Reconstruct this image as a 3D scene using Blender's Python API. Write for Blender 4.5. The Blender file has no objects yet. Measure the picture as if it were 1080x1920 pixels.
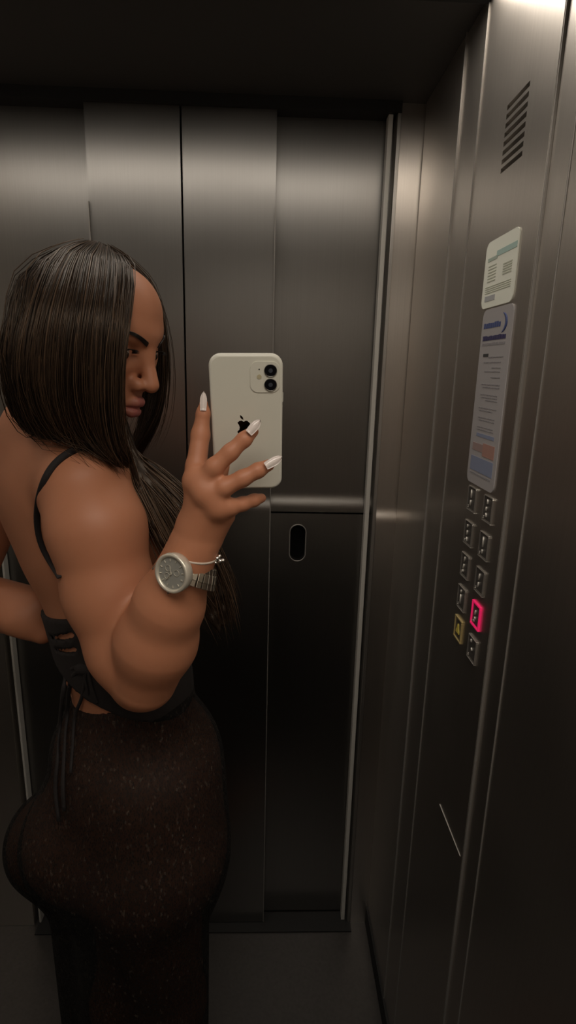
import bpy, bmesh, math, random
import numpy as np
from mathutils import Vector, Matrix
from mathutils.bvhtree import BVHTree

rng = np.random.default_rng(7)
random.seed(7)
SC = bpy.context.scene
COL = SC.collection

# ------------------------------------------------------------------ camera
W, H, F = 1080.0, 1920.0, 1060.0
_fwd = np.array([(507 - 540) / F, (692 - 960) / F, 1.0]); _fwd /= np.linalg.norm(_fwd)
_dwn = np.array([(436 - 540) / F, (5145 - 960) / F, 1.0]); _dwn -= _fwd * _dwn.dot(_fwd); _dwn /= np.linalg.norm(_dwn)
_rgt = np.cross(_dwn, _fwd)
B = np.array([_rgt, _fwd, -_dwn])          # world = B @ (right, down, forward)
cam_r, cam_d, cam_f = B[:, 0], B[:, 1], B[:, 2]
cam_data = bpy.data.cameras.new('camera')
cam = bpy.data.objects.new('camera', cam_data); COL.objects.link(cam)
cam_data.sensor_fit = 'HORIZONTAL'; cam_data.sensor_width = 36.0; cam_data.lens = 36.0 * F / W
cam_data.clip_start = 0.01
M = Matrix(((cam_r[0], -cam_d[0], -cam_f[0], 0), (cam_r[1], -cam_d[1], -cam_f[1], 0),
            (cam_r[2], -cam_d[2], -cam_f[2], 0), (0, 0, 0, 1)))
cam.matrix_world = M
SC.camera = cam

def ray(u, v):
    return B @ np.array([(u - 540) / F, (v - 960) / F, 1.0])
def at(u, v, y):
    r = ray(u, v); return r * (y / r[1])
def atx(u, v, x):
    r = ray(u, v); return r * (x / r[0])
def pxr(u, v, y, r):                        # radius of r pixels at that depth
    return r * float(at(u, v, y).dot(cam_f)) / F

# ------------------------------------------------------------------ view, world
SC.view_settings.view_transform = 'Standard'
SC.view_settings.look = 'None'
SC.view_settings.gamma = 1.0
SC.view_settings.use_curve_mapping = False
SC.view_settings.exposure = -0.85
LAMP = 11.0; FILL = 9.6 
LAMP_COL = (1.0, 0.90, 0.78)
wd = bpy.data.worlds.new('world'); SC.world = wd; wd.use_nodes = True
wd.node_tree.nodes['Background'].inputs[0].default_value = (0.9, 0.95, 1, 1)
wd.node_tree.nodes['Background'].inputs[1].default_value = 0.004

YB, ZC, ZF = 1.35, 0.55, -1.62               # door plane, ceiling, floor
XR = float(at(797, 240, YB)[0]); XL = -0.82
YF = -0.78

# ------------------------------------------------------------------ materials
def newmat(name):
    m = bpy.data.materials.new(name); m.use_nodes = True
    nt = m.node_tree; return m, nt, nt.nodes['Principled BSDF']
def plain(name, col, rough=0.5, metal=0.0, spec=0.5, noise=0.0, nscale=40, coat=0.0):
    m, nt, p = newmat(name)
    p.inputs['Base Color'].default_value = (*col, 1)
    p.inputs['Roughness'].default_value = rough
    p.inputs['Metallic'].default_value = metal
    p.inputs['Specular IOR Level'].default_value = spec
    p.inputs['Coat Weight'].default_value = coat
    if noise:
        tc = nt.nodes.new('ShaderNodeTexCoord'); n = nt.nodes.new('ShaderNodeTexNoise')
        n.inputs['Scale'].default_value = nscale; nt.links.new(tc.outputs['Object'], n.inputs['Vector'])
        mx = nt.nodes.new('ShaderNodeMix'); mx.data_type = 'RGBA'
        mx.inputs['A'].default_value = (*[c * (1 - noise) for c in col], 1)
        mx.inputs['B'].default_value = (*[min(1, c * (1 + noise)) for c in col], 1)
        nt.links.new(n.outputs['Fac'], mx.inputs['Factor']); nt.links.new(mx.outputs['Result'], p.inputs['Base Color'])
    return m
def steel(name, col, rough, aniso, streak=0.06):
    m, nt, p = newmat(name)
    p.inputs['Metallic'].default_value = 1.0
    p.inputs['Anisotropic'].default_value = aniso
    tg = nt.nodes.new('ShaderNodeTangent'); tg.direction_type = 'RADIAL'; tg.axis = 'Z'
    nt.links.new(tg.outputs[0], p.inputs['Tangent'])
    tc = nt.nodes.new('ShaderNodeTexCoord')
    mp = nt.nodes.new('ShaderNodeMapping'); mp.inputs['Scale'].default_value = (420, 420, 2.0)
    nt.links.new(tc.outputs['Object'], mp.inputs['Vector'])
    n = nt.nodes.new('ShaderNodeTexNoise'); n.inputs['Scale'].default_value = 1.0; n.inputs['Detail'].default_value = 3
    nt.links.new(mp.outputs[0], n.inputs['Vector'])
    n2 = nt.nodes.new('ShaderNodeTexNoise'); n2.inputs['Scale'].default_value = 5.0; n2.inputs['Detail'].default_value = 4
    nt.links.new(tc.outputs['Object'], n2.inputs['Vector'])
    mx = nt.nodes.new('ShaderNodeMix'); mx.data_type = 'RGBA'
    mx.inputs['A'].default_value = (*[c * (1 - streak) for c in col], 1)
    mx.inputs['B'].default_value = (*[c * (1 + streak) for c in col], 1)
    nt.links.new(n.outputs['Fac'], mx.inputs['Factor']); nt.links.new(mx.outputs['Result'], p.inputs['Base Color'])
    mr = nt.nodes.new('ShaderNodeMapRange')
    mr.inputs['To Min'].default_value = rough * 0.88; mr.inputs['To Max'].default_value = rough * 1.12
    nt.links.new(n2.outputs['Fac'], mr.inputs['Value']); nt.links.new(mr.outputs[0], p.inputs['Roughness'])
    return m
def emit(name, col, s):
    m, nt, p = newmat(name)
    p.inputs['Base Color'].default_value = (*col, 1)
    p.inputs['Emission Color'].default_value = (*col, 1); p.inputs['Emission Strength'].default_value = s
    return m

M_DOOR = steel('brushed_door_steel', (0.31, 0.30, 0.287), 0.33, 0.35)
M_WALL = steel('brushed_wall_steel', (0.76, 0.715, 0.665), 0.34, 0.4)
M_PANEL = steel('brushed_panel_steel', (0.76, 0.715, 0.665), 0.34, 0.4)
M_TRIM = plain('pale_satin_trim', (0.62, 0.61, 0.57), 0.45, 0.25)
M_BEAD = plain('bead_steel', (0.30, 0.285, 0.265), 0.45, 0.5)
M_DARKMETAL = plain('black_channel', (0.012, 0.012, 0.012), 0.6)
M_BLACK = plain('black_void', (0.003, 0.003, 0.003), 0.9, spec=0.1)
M_CHROME = plain('chrome', (0.75, 0.73, 0.70), 0.18, 1.0)
M_FLOOR = plain('dark_vinyl', (0.035, 0.032, 0.03), 0.45, noise=0.4, nscale=120)
M_CEIL = plain('dark_ceiling_paint', (0.06, 0.058, 0.055), 0.6)
M_LAMP = emit('lamp_diffuser', LAMP_COL, LAMP); M_FILL = plain('fill_panel_glass', (0.6, 0.6, 0.58), 0.4)

# ------------------------------------------------------------------ object helpers
def link(o, parent=None):
    COL.objects.link(o)
    if parent is not None: o.parent = parent
    return o
def mesh_obj(name, verts, faces, mat, parent=None, smooth=False, kind=None):
    me = bpy.data.meshes.new(name)
    verts = np.asarray(verts, dtype=float)
    if isinstance(faces, np.ndarray): faces = faces.tolist()
    me.from_pydata(verts.tolist(), [], faces); me.update()
    if smooth: me.polygons.foreach_set('use_smooth', np.ones(len(me.polygons), dtype=bool))
    if mat: me.materials.append(mat)
    o = bpy.data.objects.new(name, me); link(o, parent)
    if kind: o['kind'] = kind
    return o
def bm_obj(name, bm, mat, parent=None, smooth=False, kind=None):
    bmesh.ops.recalc_face_normals(bm, faces=bm.faces)
    me = bpy.data.meshes.new(name); bm.to_mesh(me); bm.free()
    if smooth: me.polygons.foreach_set('use_smooth', np.ones(len(me.polygons), dtype=bool))
    if mat: me.materials.append(mat)
    o = bpy.data.objects.new(name, me); link(o, parent)
    if kind: o['kind'] = kind
    return o
def empty(name, loc=(0, 0, 0)):
    o = bpy.data.objects.new(name, None); o.empty_display_size = 0.05
    o.location = loc; COL.objects.link(o); return o
def tag(o, label, cat=None, group=None):
    o['label'] = label
    if cat: o['category'] = cat
    if group: o['group'] = group
    return o
def add_box(bm, lo, hi, bev=0.0, seg=2):
    vs = [bm.verts.new((x, y, z)) for x in (lo[0], hi[0]) for y in (lo[1], hi[1]) for z in (lo[2], hi[2])]
    fs = [(0, 1, 3, 2), (4, 6, 7, 5), (0, 4, 5, 1), (2, 3, 7, 6), (0, 2, 6, 4), (1, 5, 7, 3)]
    faces = [bm.faces.new([vs[i] for i in f]) for f in fs]
    if bev:
        es = list({e for f in faces for e in f.edges})
        bmesh.ops.bevel(bm, geom=es, offset=bev, segments=seg, affect='EDGES', profile=0.5)
def box(name, lo, hi, mat, parent=None, bev=0.0, kind=None):
    bm = bmesh.new(); add_box(bm, lo, hi, bev); return bm_obj(name, bm, mat, parent, kind=kind)
def frame_from(n, up=(0, 0, 1)):
    n = np.array(n, float); n /= np.linalg.norm(n); up = np.array(up, float)
    x = np.cross(up, n); x /= np.linalg.norm(x); z = np.cross(n, x)
    return x, n, z
def tube(pts, radii, seg=8, flat=1.0, nrm=None, closed=False):
    pts = np.asarray(pts, float); n = len(pts)
    radii = np.broadcast_to(np.asarray(radii, float), (n,))
    if closed: t = np.roll(pts, -1, 0) - np.roll(pts, 1, 0)
    else: t = np.gradient(pts, axis=0)
    t /= np.linalg.norm(t, axis=1)[:, None] + 1e-12
    V = []; ref = np.array(nrm if nrm is not None else (0.3, 0.9, 0.2), float)
    for i in range(n):
        a = ref[i] if ref.ndim == 2 else ref
        a = a - t[i] * a.dot(t[i]); a /= np.linalg.norm(a) + 1e-12
        b = np.cross(t[i], a)
        for k in range(seg):
            th = 2 * math.pi * k / seg
            V.append(pts[i] + radii[i] * (math.cos(th) * a * flat + math.sin(th) * b))
    Fc = []
    m = n if closed else n - 1
    for i in range(m):
        j = (i + 1) % n
        for k in range(seg):
            k2 = (k + 1) % seg
            Fc.append((i * seg + k, i * seg + k2, j * seg + k2, j * seg + k))
    if not closed:
        Fc.append(tuple(range(seg))[::-1]); Fc.append(tuple((n - 1) * seg + k for k in range(seg)))
    return np.array(V), Fc
def catmull(P, n):
    P = np.asarray(P, float); m = len(P)
    Q = np.vstack([2 * P[0] - P[1], P, 2 * P[-1] - P[-2]])
    out = []
    for x in np.linspace(0, m - 1, n):
        i = min(int(x), m - 2); t = x - i
        a, b, c, d = Q[i], Q[i + 1], Q[i + 2], Q[i + 3]
        out.append(0.5 * ((2 * b) + (c - a) * t + (2 * a - 5 * b + 4 * c - d) * t * t + (3 * b - a - 3 * c + d) * t ** 3))
    return np.array(out)
def join_tubes(lst):
    V = []; Fc = []; o = 0
    for v, f in lst:
        V.append(v); Fc += [tuple(i + o for i in q) for q in f]; o += len(v)
    return np.vstack(V), Fc

# ------------------------------------------------------------------ the cabin shell
box('floor', (XL - .05, YF - .05, ZF - .05), (XR + .05, YB + .12, ZF), M_FLOOR, kind='structure')
box('ceiling', (XL - .05, YF - .05, ZC), (XR + .05, YB + .12, ZC + .05), M_CEIL, kind='structure')
box('wall_left', (XL - .04, YF, ZF), (XL, YB + .1, ZC), M_WALL, kind='structure')
box('wall_front', (XL, YF - .04, ZF), (XR, YF, ZC), M_WALL, kind='structure')
# lower half of the mirror wall, with its hand rail (below the frame)
box('wall_mirror_side', (XL, 0.27, ZF), (XR, 0.29, -0.66), plain('dark_laminate', (0.006, 0.006, 0.006), 0.6), kind='structure')
hr = empty('handrail', (0, 0.33, -0.62))
tag(hr, 'round steel handrail along the mirror wall', 'handrail')
bm = bmesh.new()
v, f = tube([(XL + .05, 0.0, 0.0), (XR - .05, 0.0, 0.0)], 0.019, 16)
mesh_obj('rail', v, f, plain('rail_steel', (0.85, 0.82, 0.76), 0.22, 1.0), hr, smooth=True)
bm.free()
for x in (XL + .12, XR - .12):
    v, f = tube([(x, -.04, 0), (x, 0, 0)], 0.009, 10); mesh_obj('bracket', v, f, M_CHROME, hr, smooth=True)

# right wall: folded steel sheets; the control panel strip stands proud of it
def yR(u, v): return float(atx(u, v, XR)[1])
yA, yBl, yC, yD, yE = yR(823, 697), yR(856, 697), yR(876, 697), yR(983, 697), yR(1022, 697)
wr = empty('wall_right', (0, 0, 0)); wr['kind'] = 'structure'
def sheet(y0, y1, off=0.0):
    o = box('wall_sheet', (XR - off, y0 + .0008, ZF), (XR + .02, y1 - .0008, ZC), M_WALL, wr, bev=0.0012, kind='structure'); return o
sheet(yA, YB, 0.001); sheet(yBl, yA, 0.0); sheet(yC, yBl, 0.0015); sheet(yE, yD, 0.0); sheet(YF, yE, 0.002)
box('wall_backing', (XR + .012, YF, ZF), (XR + .03, YB + .02, ZC), M_TRIM, wr, kind='structure')
# pale edge beads of the folded joints
for y, w in ((yA, .0009), (yBl, .0010), (yC, .0010), (yD, .0015), (yE, .0009)):
    box('joint_bead', (XR - .0035, y - w, ZF), (XR + .004, y + w, ZC), M_BEAD, wr, bev=0.0005, kind='structure')
# pale horizontal scratch low on the wall
s0, s1 = atx(825, 1508, XR - .004), atx(863, 1605, XR - .004)
v, f = tube([s0 - [0.0004, 0, 0], s1 - [0.0004, 0, 0]], [0.0010, 0.0006], 6); mesh_obj('scratch', v, f, plain('pale_scratch', (0.42, 0.41, 0.38), 0.6), wr, kind='structure')

# back side: doors, jambs, return panels
def xB(u, v, y=YB): return float(at(u, v, y)[0])
x_seamL, x_mid, x_seamR = xB(158, 260), xB(338.5, 260), xB(516, 430)
x_jR = xB(686, 950); x_jR2 = xB(694, 950); x_ret = xB(706, 950)
x_jL = xB(33.5, 1330); x_jL0 = xB(29.5, 1330)
ZD = 0.528
# step added to the flat sheets so its tilt catches a bright streak
Z_ST = float(at(600, 946, YB)[2])
def streak_profile(zc, sig=0.0100, slope=0.28, n=25):
    zz = np.linspace(zc + 3.2 * sig, zc - 3.2 * sig, n)
    sl = slope * np.exp(-((zz - zc) / sig) ** 2 / 2); dzz = np.abs(np.diff(zz))
    off = np.concatenate([[0], np.cumsum((sl[1:] + sl[:-1]) / 2 * dzz)])
    return zz, off[-1] - off                        # depth behind the lower sheet
def stepped(bm, x0, x1, y, z0, z1, zc, th):
    zz, off = streak_profile(zc)
    P = [(y + off[0], z1)] + [(y + o, z) for o, z in zip(off, zz)] + [(y, z0)]
    A = [bm.verts.new((x0, a, b_)) for a, b_ in P]; Bv = [bm.verts.new((x1, a, b_)) for a, b_ in P]
    C = [bm.verts.new((x, y + th, z)) for x, z in ((x0, z1), (x0, z0), (x1, z0), (x1, z1))]
    for i in range(len(P) - 1): bm.faces.new((A[i], A[i + 1], Bv[i + 1], Bv[i]))
    bm.faces.new(A + [C[1], C[0]]); bm.faces.new(Bv + [C[2], C[3]])
    bm.faces.new((A[0], Bv[0], C[3], C[0])); bm.faces.new((A[-1], Bv[-1], C[2], C[1])); bm.faces.new(C)
def door_leaf(n, x0, x1, y, th=0.03):
    bm = bmesh.new(); stepped(bm, x0, x1, y, ZF + .006, ZD, Z_ST, th)
    return bm_obj('door_%d' % n, bm, M_DOOR, kind='structure')
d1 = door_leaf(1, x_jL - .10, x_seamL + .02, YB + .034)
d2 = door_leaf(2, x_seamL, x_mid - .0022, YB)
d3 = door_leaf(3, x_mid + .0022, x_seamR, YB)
for d_, xs_ in ((d2, x_seamL + .0006), (d3, x_seamR - .0006)):
    box('door_edge', (xs_ - .0011, YB - .0006, ZF + .006), (xs_ + .0011, YB + .012, Z_ST + .66), M_BEAD, d_, kind='structure')
# fourth leaf with the oval finger slot cut through its face
sc_ = at(558, 1018, YB + .034); sw, sh = 0.0195, 0.0475
def leaf_with_slot():
    x0, x1, z0, z1, y = x_seamR - .02, x_jR2 + .06, ZF + .006, Z_ST - .028, YB + .034
    bm = bmesh.new(); N = 40; stepped(bm, x0, x1, y, z1, ZD, Z_ST, .03)
    rim = []; 
    for k in range(N):
        a = 2 * math.pi * k / N
        cx, cz = math.cos(a) * sw, math.sin(a) * sw + (sh - sw) * (1 if math.sin(a) >= 0 else -1)
        rim.append(bm.verts.new((sc_[0] + cx, y, sc_[2] + cz)))
    corner = {}
    # ring of outer rectangle points by direction
    outer = []
    for k in range(N):
        p = rim[k].co; dx, dz = p.x - sc_[0], p.z - sc_[2]
        sx = ((x1 - sc_[0]) if dx > 0 else (x0 - sc_[0])) / dx if abs(dx) > 1e-9 else 1e9
        sz = ((z1 - sc_[2]) if dz > 0 else (z0 - sc_[2])) / dz if abs(dz) > 1e-9 else 1e9
        s = min(sx, sz); outer.append([sc_[0] + dx * s, sc_[2] + dz * s])
    for cx, cz in ((x0, z0), (x0, z1), (x1, z0), (x1, z1)):
        i = min(range(N), key=lambda k: abs(math.atan2(outer[k][1] - sc_[2], outer[k][0] - sc_[0]) - math.atan2(cz - sc_[2], cx - sc_[0])))
        outer[i] = [cx, cz]
    ov = [bm.verts.new((p[0], y, p[1])) for p in outer]
    inn = [bm.verts.new((r.co.x, y + .022, r.co.z)) for r in rim]
    for k in range(N):
        j = (k + 1) % N
        bm.faces.new((ov[k], ov[j], rim[j], rim[k])); bm.faces.new((rim[k], rim[j], inn[j], inn[k]))
    return bm
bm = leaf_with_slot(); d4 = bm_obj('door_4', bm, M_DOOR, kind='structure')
slot = empty('finger_slot', tuple(sc_)); slot.parent = d4; slot['kind'] = 'structure'
def oval(cx, cy, cz, w, h, N=40):
    P = []
    for k in range(N):
        a = 2 * math.pi * k / N
        P.append((cx + math.cos(a) * w, cy, cz + math.sin(a) * w + (h - w) * (1 if math.sin(a) >= 0 else -1)))
    return P
v, f = tube(oval(0, -0.0005, 0, sw + .0012, sh + .0012), 0.0016, 8, closed=True)
mesh_obj('slot_rim', v, f, M_BEAD, slot, smooth=True, kind='structure')
P = oval(0, 0.020, 0, sw, sh); mesh_obj('slot_recess', P, [tuple(range(len(P)))], M_BLACK, slot, kind='structure')

# dark channel behind, jambs
box('door_4_backing', (x_jL - .2, YB + .07, ZF), (XR, YB + .09, ZC), M_DARKMETAL, kind='structure').name = 'wall_shaft_side'
box('trim_1', (x_jR, YB + .006, ZF), (x_jR2, YB + .030, ZD), M_TRIM, bev=0.0015, kind='structure')
box('trim_2', (x_jL0, YB + .006, ZF), (x_jL, YB + .030, ZD), M_TRIM, bev=0.0015, kind='structure')
M_JAMB = steel('jamb_steel', (0.55, 0.53, 0.50), 0.42, 0.2)
box('trim_3', (xB(700, 950), YB - .002, ZF), (x_ret, YB + .05, ZD), M_JAMB, bev=0.001, kind='structure')
bm = bmesh.new(); stepped(bm, x_ret + .0008, XR + .01, YB, ZF, ZC, float(at(725, 966, YB)[2]), .05); bm_obj('wall_back', bm, M_WALL, kind='structure')
box('wall_back_return', (XL, YB, ZF), (x_jL0 - .012, YB + .05, ZC), M_WALL, bev=0.001, kind='structure')
box('trim_4', (x_jL0 - .012, YB - .004, ZD), (x_ret, YB + .06, ZC), M_DARKMETAL, kind='structure')
box('baseboard_right', (XR - .006, YF, ZF), (XR, YB, ZF + .06), M_DARKMETAL, kind='structure')
box('trim_5', (x_jL0, YB - .03, ZF - .002), (x_ret, YB + .03, ZF + .004), M_DARKMETAL, kind='structure')

# ceiling lamps: framed diffuser strips set on the ceiling (the second, unseen, is added to stand in for light off the mirror)
for lx, ly, hx, hy_, lb, lm in ((-.24, .92, .56, .055, 'long flat ceiling light panel nearer the lift doors', M_LAMP),
                               (.00, -.08, .30, .22, 'wide flat light panel added out of view for light off the mirror', M_FILL)):
    lamp = empty('ceiling_light', (lx, ly, ZC)); tag(lamp, lb, 'light')
    box('diffuser', (-hx, -hy_, -.012), (hx, hy_, -.004), lm, lamp)
    if lm is M_FILL:                        # added fill: spread limited to weaken its reflection in the doors
        ld = bpy.data.lights.new('mirror_fill', 'AREA'); ld.shape = 'RECTANGLE'; ld.size = 2 * hx; ld.size_y = 2 * hy_
        ld.energy = FILL; ld.spread = math.radians(156); ld.color = LAMP_COL
        lo_ = bpy.data.objects.new('fill_light', ld); link(lo_, lamp); lo_.location = (0, 0, -.0145)
    bm = bmesh.new(); ox, oy = hx + .02, hy_ + .02
    for lo, hi in (((-ox, -oy, -.014), (ox, -hy_, 0)), ((-ox, hy_, -.014), (ox, oy, 0)), ((-ox, -hy_, -.014), (-hx, hy_, 0)), ((hx, -hy_, -.014), (ox, hy_, 0))):
        add_box(bm, lo, hi, 0.001)
    bm_obj('frame', bm, M_DARKMETAL, lamp)

# ------------------------------------------------------------------ control panel on the right wall
cp = empty('control_panel', (XR, (yC + yD) / 2, -0.3))
tag(cp, 'tall brushed steel lift control strip with vent, notices and two columns of buttons', 'control panel')
def cpl(p): return np.asarray(p, float) - np.array([XR, (yC + yD) / 2, -0.3])   # into panel space
PT = 0.004
XP = XR - PT                                   # face of the panel
# vent slots: plate cut by slots is built as plate strips round the slots
slot_v = [(945, 979, v0) for v0 in (210, 225, 240, 255, 271, 287, 303, 317)]
ys0, ys1 = float(atx(941, 300, XP)[1]), float(atx(980, 280, XP)[1])
ya, yb = max(ys0, ys1), min(ys0, ys1)
zs = []
for i in range(8):
    vv = 318 - 15.2 * i
    zs.append(float(atx(943, vv, XP)[2]))
zlow, dz = zs[0], (zs[-1] - zs[0]) / 7
def plate(bm, y0, y1, z0, z1, bev=0.0):
    lo = cpl((XP, y0, z0)); hi = cpl((XR + .012, y1, z1)); add_box(bm, lo, hi, bev)
bm = bmesh.new()
zt = zs[-1] + dz
plate(bm, yD + .001, yC - .001, ZF, zlow - .006)
plate(bm, yD + .001, yC - .001, zt, ZC)
plate(bm, yD + .001, yb, zlow - .006, zt); plate(bm, ya, yC - .001, zlow - .006, zt)
sl = 0.0062
for i in range(9):
    z0 = zlow - .006 if i == 0 else zs[i - 1] + sl / 2
    z1 = zs[i] - sl / 2 if i < 8 else zt
    if z1 - z0 > 0.0005: plate(bm, yb, ya, z0, z1)
bm_obj('face_plate', bm, M_PANEL, cp)
box('vent_backing', cpl((XR + .010, yb - .01, zlow - .02)), cpl((XR + .0135, ya + .01, zt + .01)), M_BLACK, cp)

M_BTN = plain('button_face', (0.10, 0.092, 0.085), 0.35, 0.3)
M_RIM = plain('button_rim_steel', (0.50, 0.48, 0.45), 0.3, 0.85)
M_GLYPH = plain('button_glyph', (0.75, 0.72, 0.66), 0.35, 0.4)
M_PINK = emit('pink_lit_ring', (1.0, 0.02, 0.16), 0.5)
M_YEL = plain('yellow_button_rim', (0.75, 0.60, 0.28), 0.35, 0.6)
M_BELL = plain('yellow_bell', (0.75, 0.62, 0.12), 0.45)
quads = {
 'L': [((881,908),(895,915),(874,953),(887,962)), ((875,972),(888,981),(869,1015),(881,1027)), ((869,1034),(882,1044),(865,1073),(875,1090)),
       ((864,1094),(878,1111),(860,1136),(870,1151)), ((860,1153),(872,1167),(855,1197),(867,1215))],
 'R': [((909,925),(926,933),(902,972),(917,984)), ((902,993),(919,1004),(896,1040),(910,1052)), ((897,1061),(912,1073),(891,1105),(904,1121)),
       ((890,1125),(907,1142),(885,1167),(901,1190)), ((885,1190),(900,1211),(880,1232),(893,1252))]}
def ctr(q): return np.mean([atx(u, v, XP) for u, v in q], axis=0)
ycol = {c: float(np.mean([ctr(q)[1] for q in quads[c]])) for c in quads}
hz = float(np.mean([abs(atx(*q[0], XP)[2] - atx(*q[2], XP)[2]) for c in quads for q in quads[c]])) / 2
hy = float(np.mean([abs(atx(*q[0], XP)[1] - atx(*q[1], XP)[1]) for c in quads for q in quads[c]])) / 2
hy = min(hy, 0.020)
print('BUTTON half sizes', hy, hz, ycol, 'XR', XR)
def rect_ring(y0, y1, z0, z1, w, x0, x1, r=0.0):
    bm = bmesh.new()
    for lo, hi in (((x0, y0, z0), (x1, y1, z0 + w)), ((x0, y0, z1 - w), (x1, y1, z1)), ((x0, y0, z0 + w), (x1, y0 + w, z1 - w)), ((x0, y1 - w, z0 + w), (x1, y1, z1 - w))):
        add_box(bm, lo, hi, 0.0008)
    return bm
strokes = {  # short raised marks as they read on each button, in button units (-1..1): y across, z up
 ('L',0): [((.15,.75),(.1,.1)),((.1,-.1),(.25,-.55))], ('L',1): [((.2,.7),(.25,.45)),((.15,.2),(.25,-.15)),((.2,-.35),(.1,-.7))],
 ('L',2): [((.0,.75),(.2,.3)),((.1,.1),(.3,-.35)),((.3,-.4),(.25,-.6))], ('L',3): [((.1,.7),(.15,.45)),((.15,.3),(.15,-.5))],
 ('R',0): [((.1,.75),(.05,.4)),((.2,.15),(.3,-.15)),((.2,-.3),(.1,-.6))], ('R',1): [((.1,.7),(.1,-.1)),((.1,-.3),(.15,-.6))],
 ('R',2): [((.0,.6),(.15,.1)),((.1,-.1),(.2,-.5))], ('R',3): [((.0,.4),(.15,.0)),((.1,-.15),(.0,-.35)),((.15,-.4),(.2,-.6))],
 ('R',4): [((.3,.75),(.25,.5)),((.05,.1),(-.1,-.1))]}
for c in ('L', 'R'):
    for i, q in enumerate(quads[c]):
        p = ctr(q); y, z = ycol[c], float(p[2])
        o3 = cpl((XP, y, z))
        b = empty('button', tuple(o3)); b.parent = cp
        rim_m = M_RIM; lab = None
        if (c, i) == ('R', 3): rim_m = M_PINK; lab = 'button with a glowing pink square ring'
        if (c, i) == ('L', 4): rim_m = M_YEL; lab = 'button with a yellow bell and yellowish rim'
        if lab: b['label'] = lab
        bm = bmesh.new(); add_box(bm, (-.0012, -hy * .84, -hz * .84), (0.0005, hy * .84, hz * .84), 0.0012)
        bm_obj('button_face', bm, M_BTN, b)
        wr_ = .0032 if rim_m in (M_PINK, M_YEL) else .0017
        bm_obj('button_rim', rect_ring(-hy, hy, -hz, hz, wr_, -.0030, .0005), rim_m, b)
        if (c, i) == ('L', 4):
            prof = [(-.55, -.45), (-.5, -.2), (-.3, .1), (-.2, .45), (0, .6), (.2, .45), (.3, .1), (.5, -.2), (.55, -.45)]
            n = len(prof)
            V = [(-.0026, a * hy * .8, bz * hz * .8) for a, bz in prof] + [(-.0010, a * hy * .8, bz * hz * .8) for a, bz in prof]
            Fb = [tuple(range(n))] + [(k, (k + 1) % n, n + (k + 1) % n, n + k) for k in range(n)]
            mesh_obj('bell_symbol', V, Fb, M_BELL, b)
        else:
            L = []
            for (a0, z0), (a1, z1) in strokes[(c, i)]:
                L.append(tube([(-.0019, a0 * hy, z0 * hz), (-.0019, (a0 + a1) / 2 * hy, (z0 + z1) / 2 * hz), (-.0019, a1 * hy, z1 * hz)], .0016, 6))
            for a, zz in ((.62, -.62), (.62, -.74)):
                L.append(tube([(-.0021, a * hy, zz * hz), (-.0021, a * hy, zz * hz + .001)], .0009, 6))
            v, f = join_tubes(L); mesh_obj('button_symbol', v, f, M_GLYPH, b, smooth=True)

# notices on the panel
def rounded(y0, y1, z0, z1, r, x, N=6):
    P = []
    for cy, cz, a0 in ((y1 - r, z1 - r, 0), (y0 + r, z1 - r, 90), (y0 + r, z0 + r, 180), (y1 - r, z0 + r, 270)):
        for k in range(N + 1):
            a = math.radians(a0 + 90 * k / N); P.append((x, cy + r * math.cos(a), cz + r * math.sin(a)))
    return P
def slab(name, y0, y1, z0, z1, r, x0, x1, mat, parent=None):
    A = rounded(y0, y1, z0, z1, r, x0); Bq = rounded(y0, y1, z0, z1, r, x1); n = len(A)
    Fq = [tuple(range(n)), tuple(range(2 * n - 1, n - 1, -1))] + [(k, n + k, n + (k + 1) % n, (k + 1) % n) for k in range(n)]
    return mesh_obj(name, A + Bq, Fq, mat, parent)
def notice(name, corners, paper, label):
    ps = [atx(u, v, XP) for u, v in corners]          # TL, TR, BL, BR  (left = far)
    yf, yn = (ps[0][1] + ps[2][1]) / 2, (ps[1][1] + ps[3][1]) / 2
    zt, zb = (ps[0][2] + ps[1][2]) / 2, (ps[2][2] + ps[3][2]) / 2
    e = empty(name, (XP, (yf + yn) / 2, zb)); tag(e, label, 'notice')
    w, h = yf - yn, zt - zb
    slab('sheet', -w / 2, w / 2, 0, h, 0.012, -.0016, -.0002, paper, e)
    return e, w, h
def inkpiece(e, w, h, a0, a1, b0, b1, mat, name='print', x=-.0021):
    # a across from far edge (0) to near edge (1), b down from the top (0..1)
    y1, y0 = w / 2 - a0 * w, w / 2 - a1 * w; z1, z0 = h - b0 * h, h - b1 * h
    bm = bmesh.new(); add_box(bm, (x, y0, z0), (-.0015, y1, z1)); return bm
def printing(e, w, h, rects, mat, name):
    bm = bmesh.new()
    for a0, a1, b0, b1 in rects:
        y1, y0 = w / 2 - a0 * w, w / 2 - a1 * w; z1, z0 = h - b0 * h, h - b1 * h
        add_box(bm, (-.0021, y0, z0), (-.0015, y1, z1))
    return bm_obj(name, bm, mat, e)
M_PAPER = plain('green_white_paper', (0.93, 0.96, 0.86), 0.5)
M_TEAL = plain('teal_ink', (0.45, 0.62, 0.58), 0.5)
M_GREY = plain('grey_green_ink', (0.55, 0.58, 0.48), 0.5)
M_PALEGREY = plain('pale_blue_grey_ink', (0.46, 0.48, 0.50), 0.5)
e, w, h = notice('certificate_notice', ((914, 459), (977, 422), (905, 580), (964, 565)), M_PAPER,
                 'pale green paper notice with teal heading, upper of the two beside the vent')
printing(e, w, h, [(.38, .97, .19, .27)], M_TEAL, 'heading')
printing(e, w, h, [(.10, .40, .25, .30)], plain('pale_teal_ink', (0.46, 0.55, 0.48), .5), 'subheading')
rc = [(.14, .40, .37 + .045 * k, .385 + .045 * k) for k in range(6)] + [(.62, .88, .42 + .035 * k, .437 + .035 * k) for k in range(5)]
rc += [(.10, .9, .68 + .03 * k, .69 + .03 * k) for k in range(4)]
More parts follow.
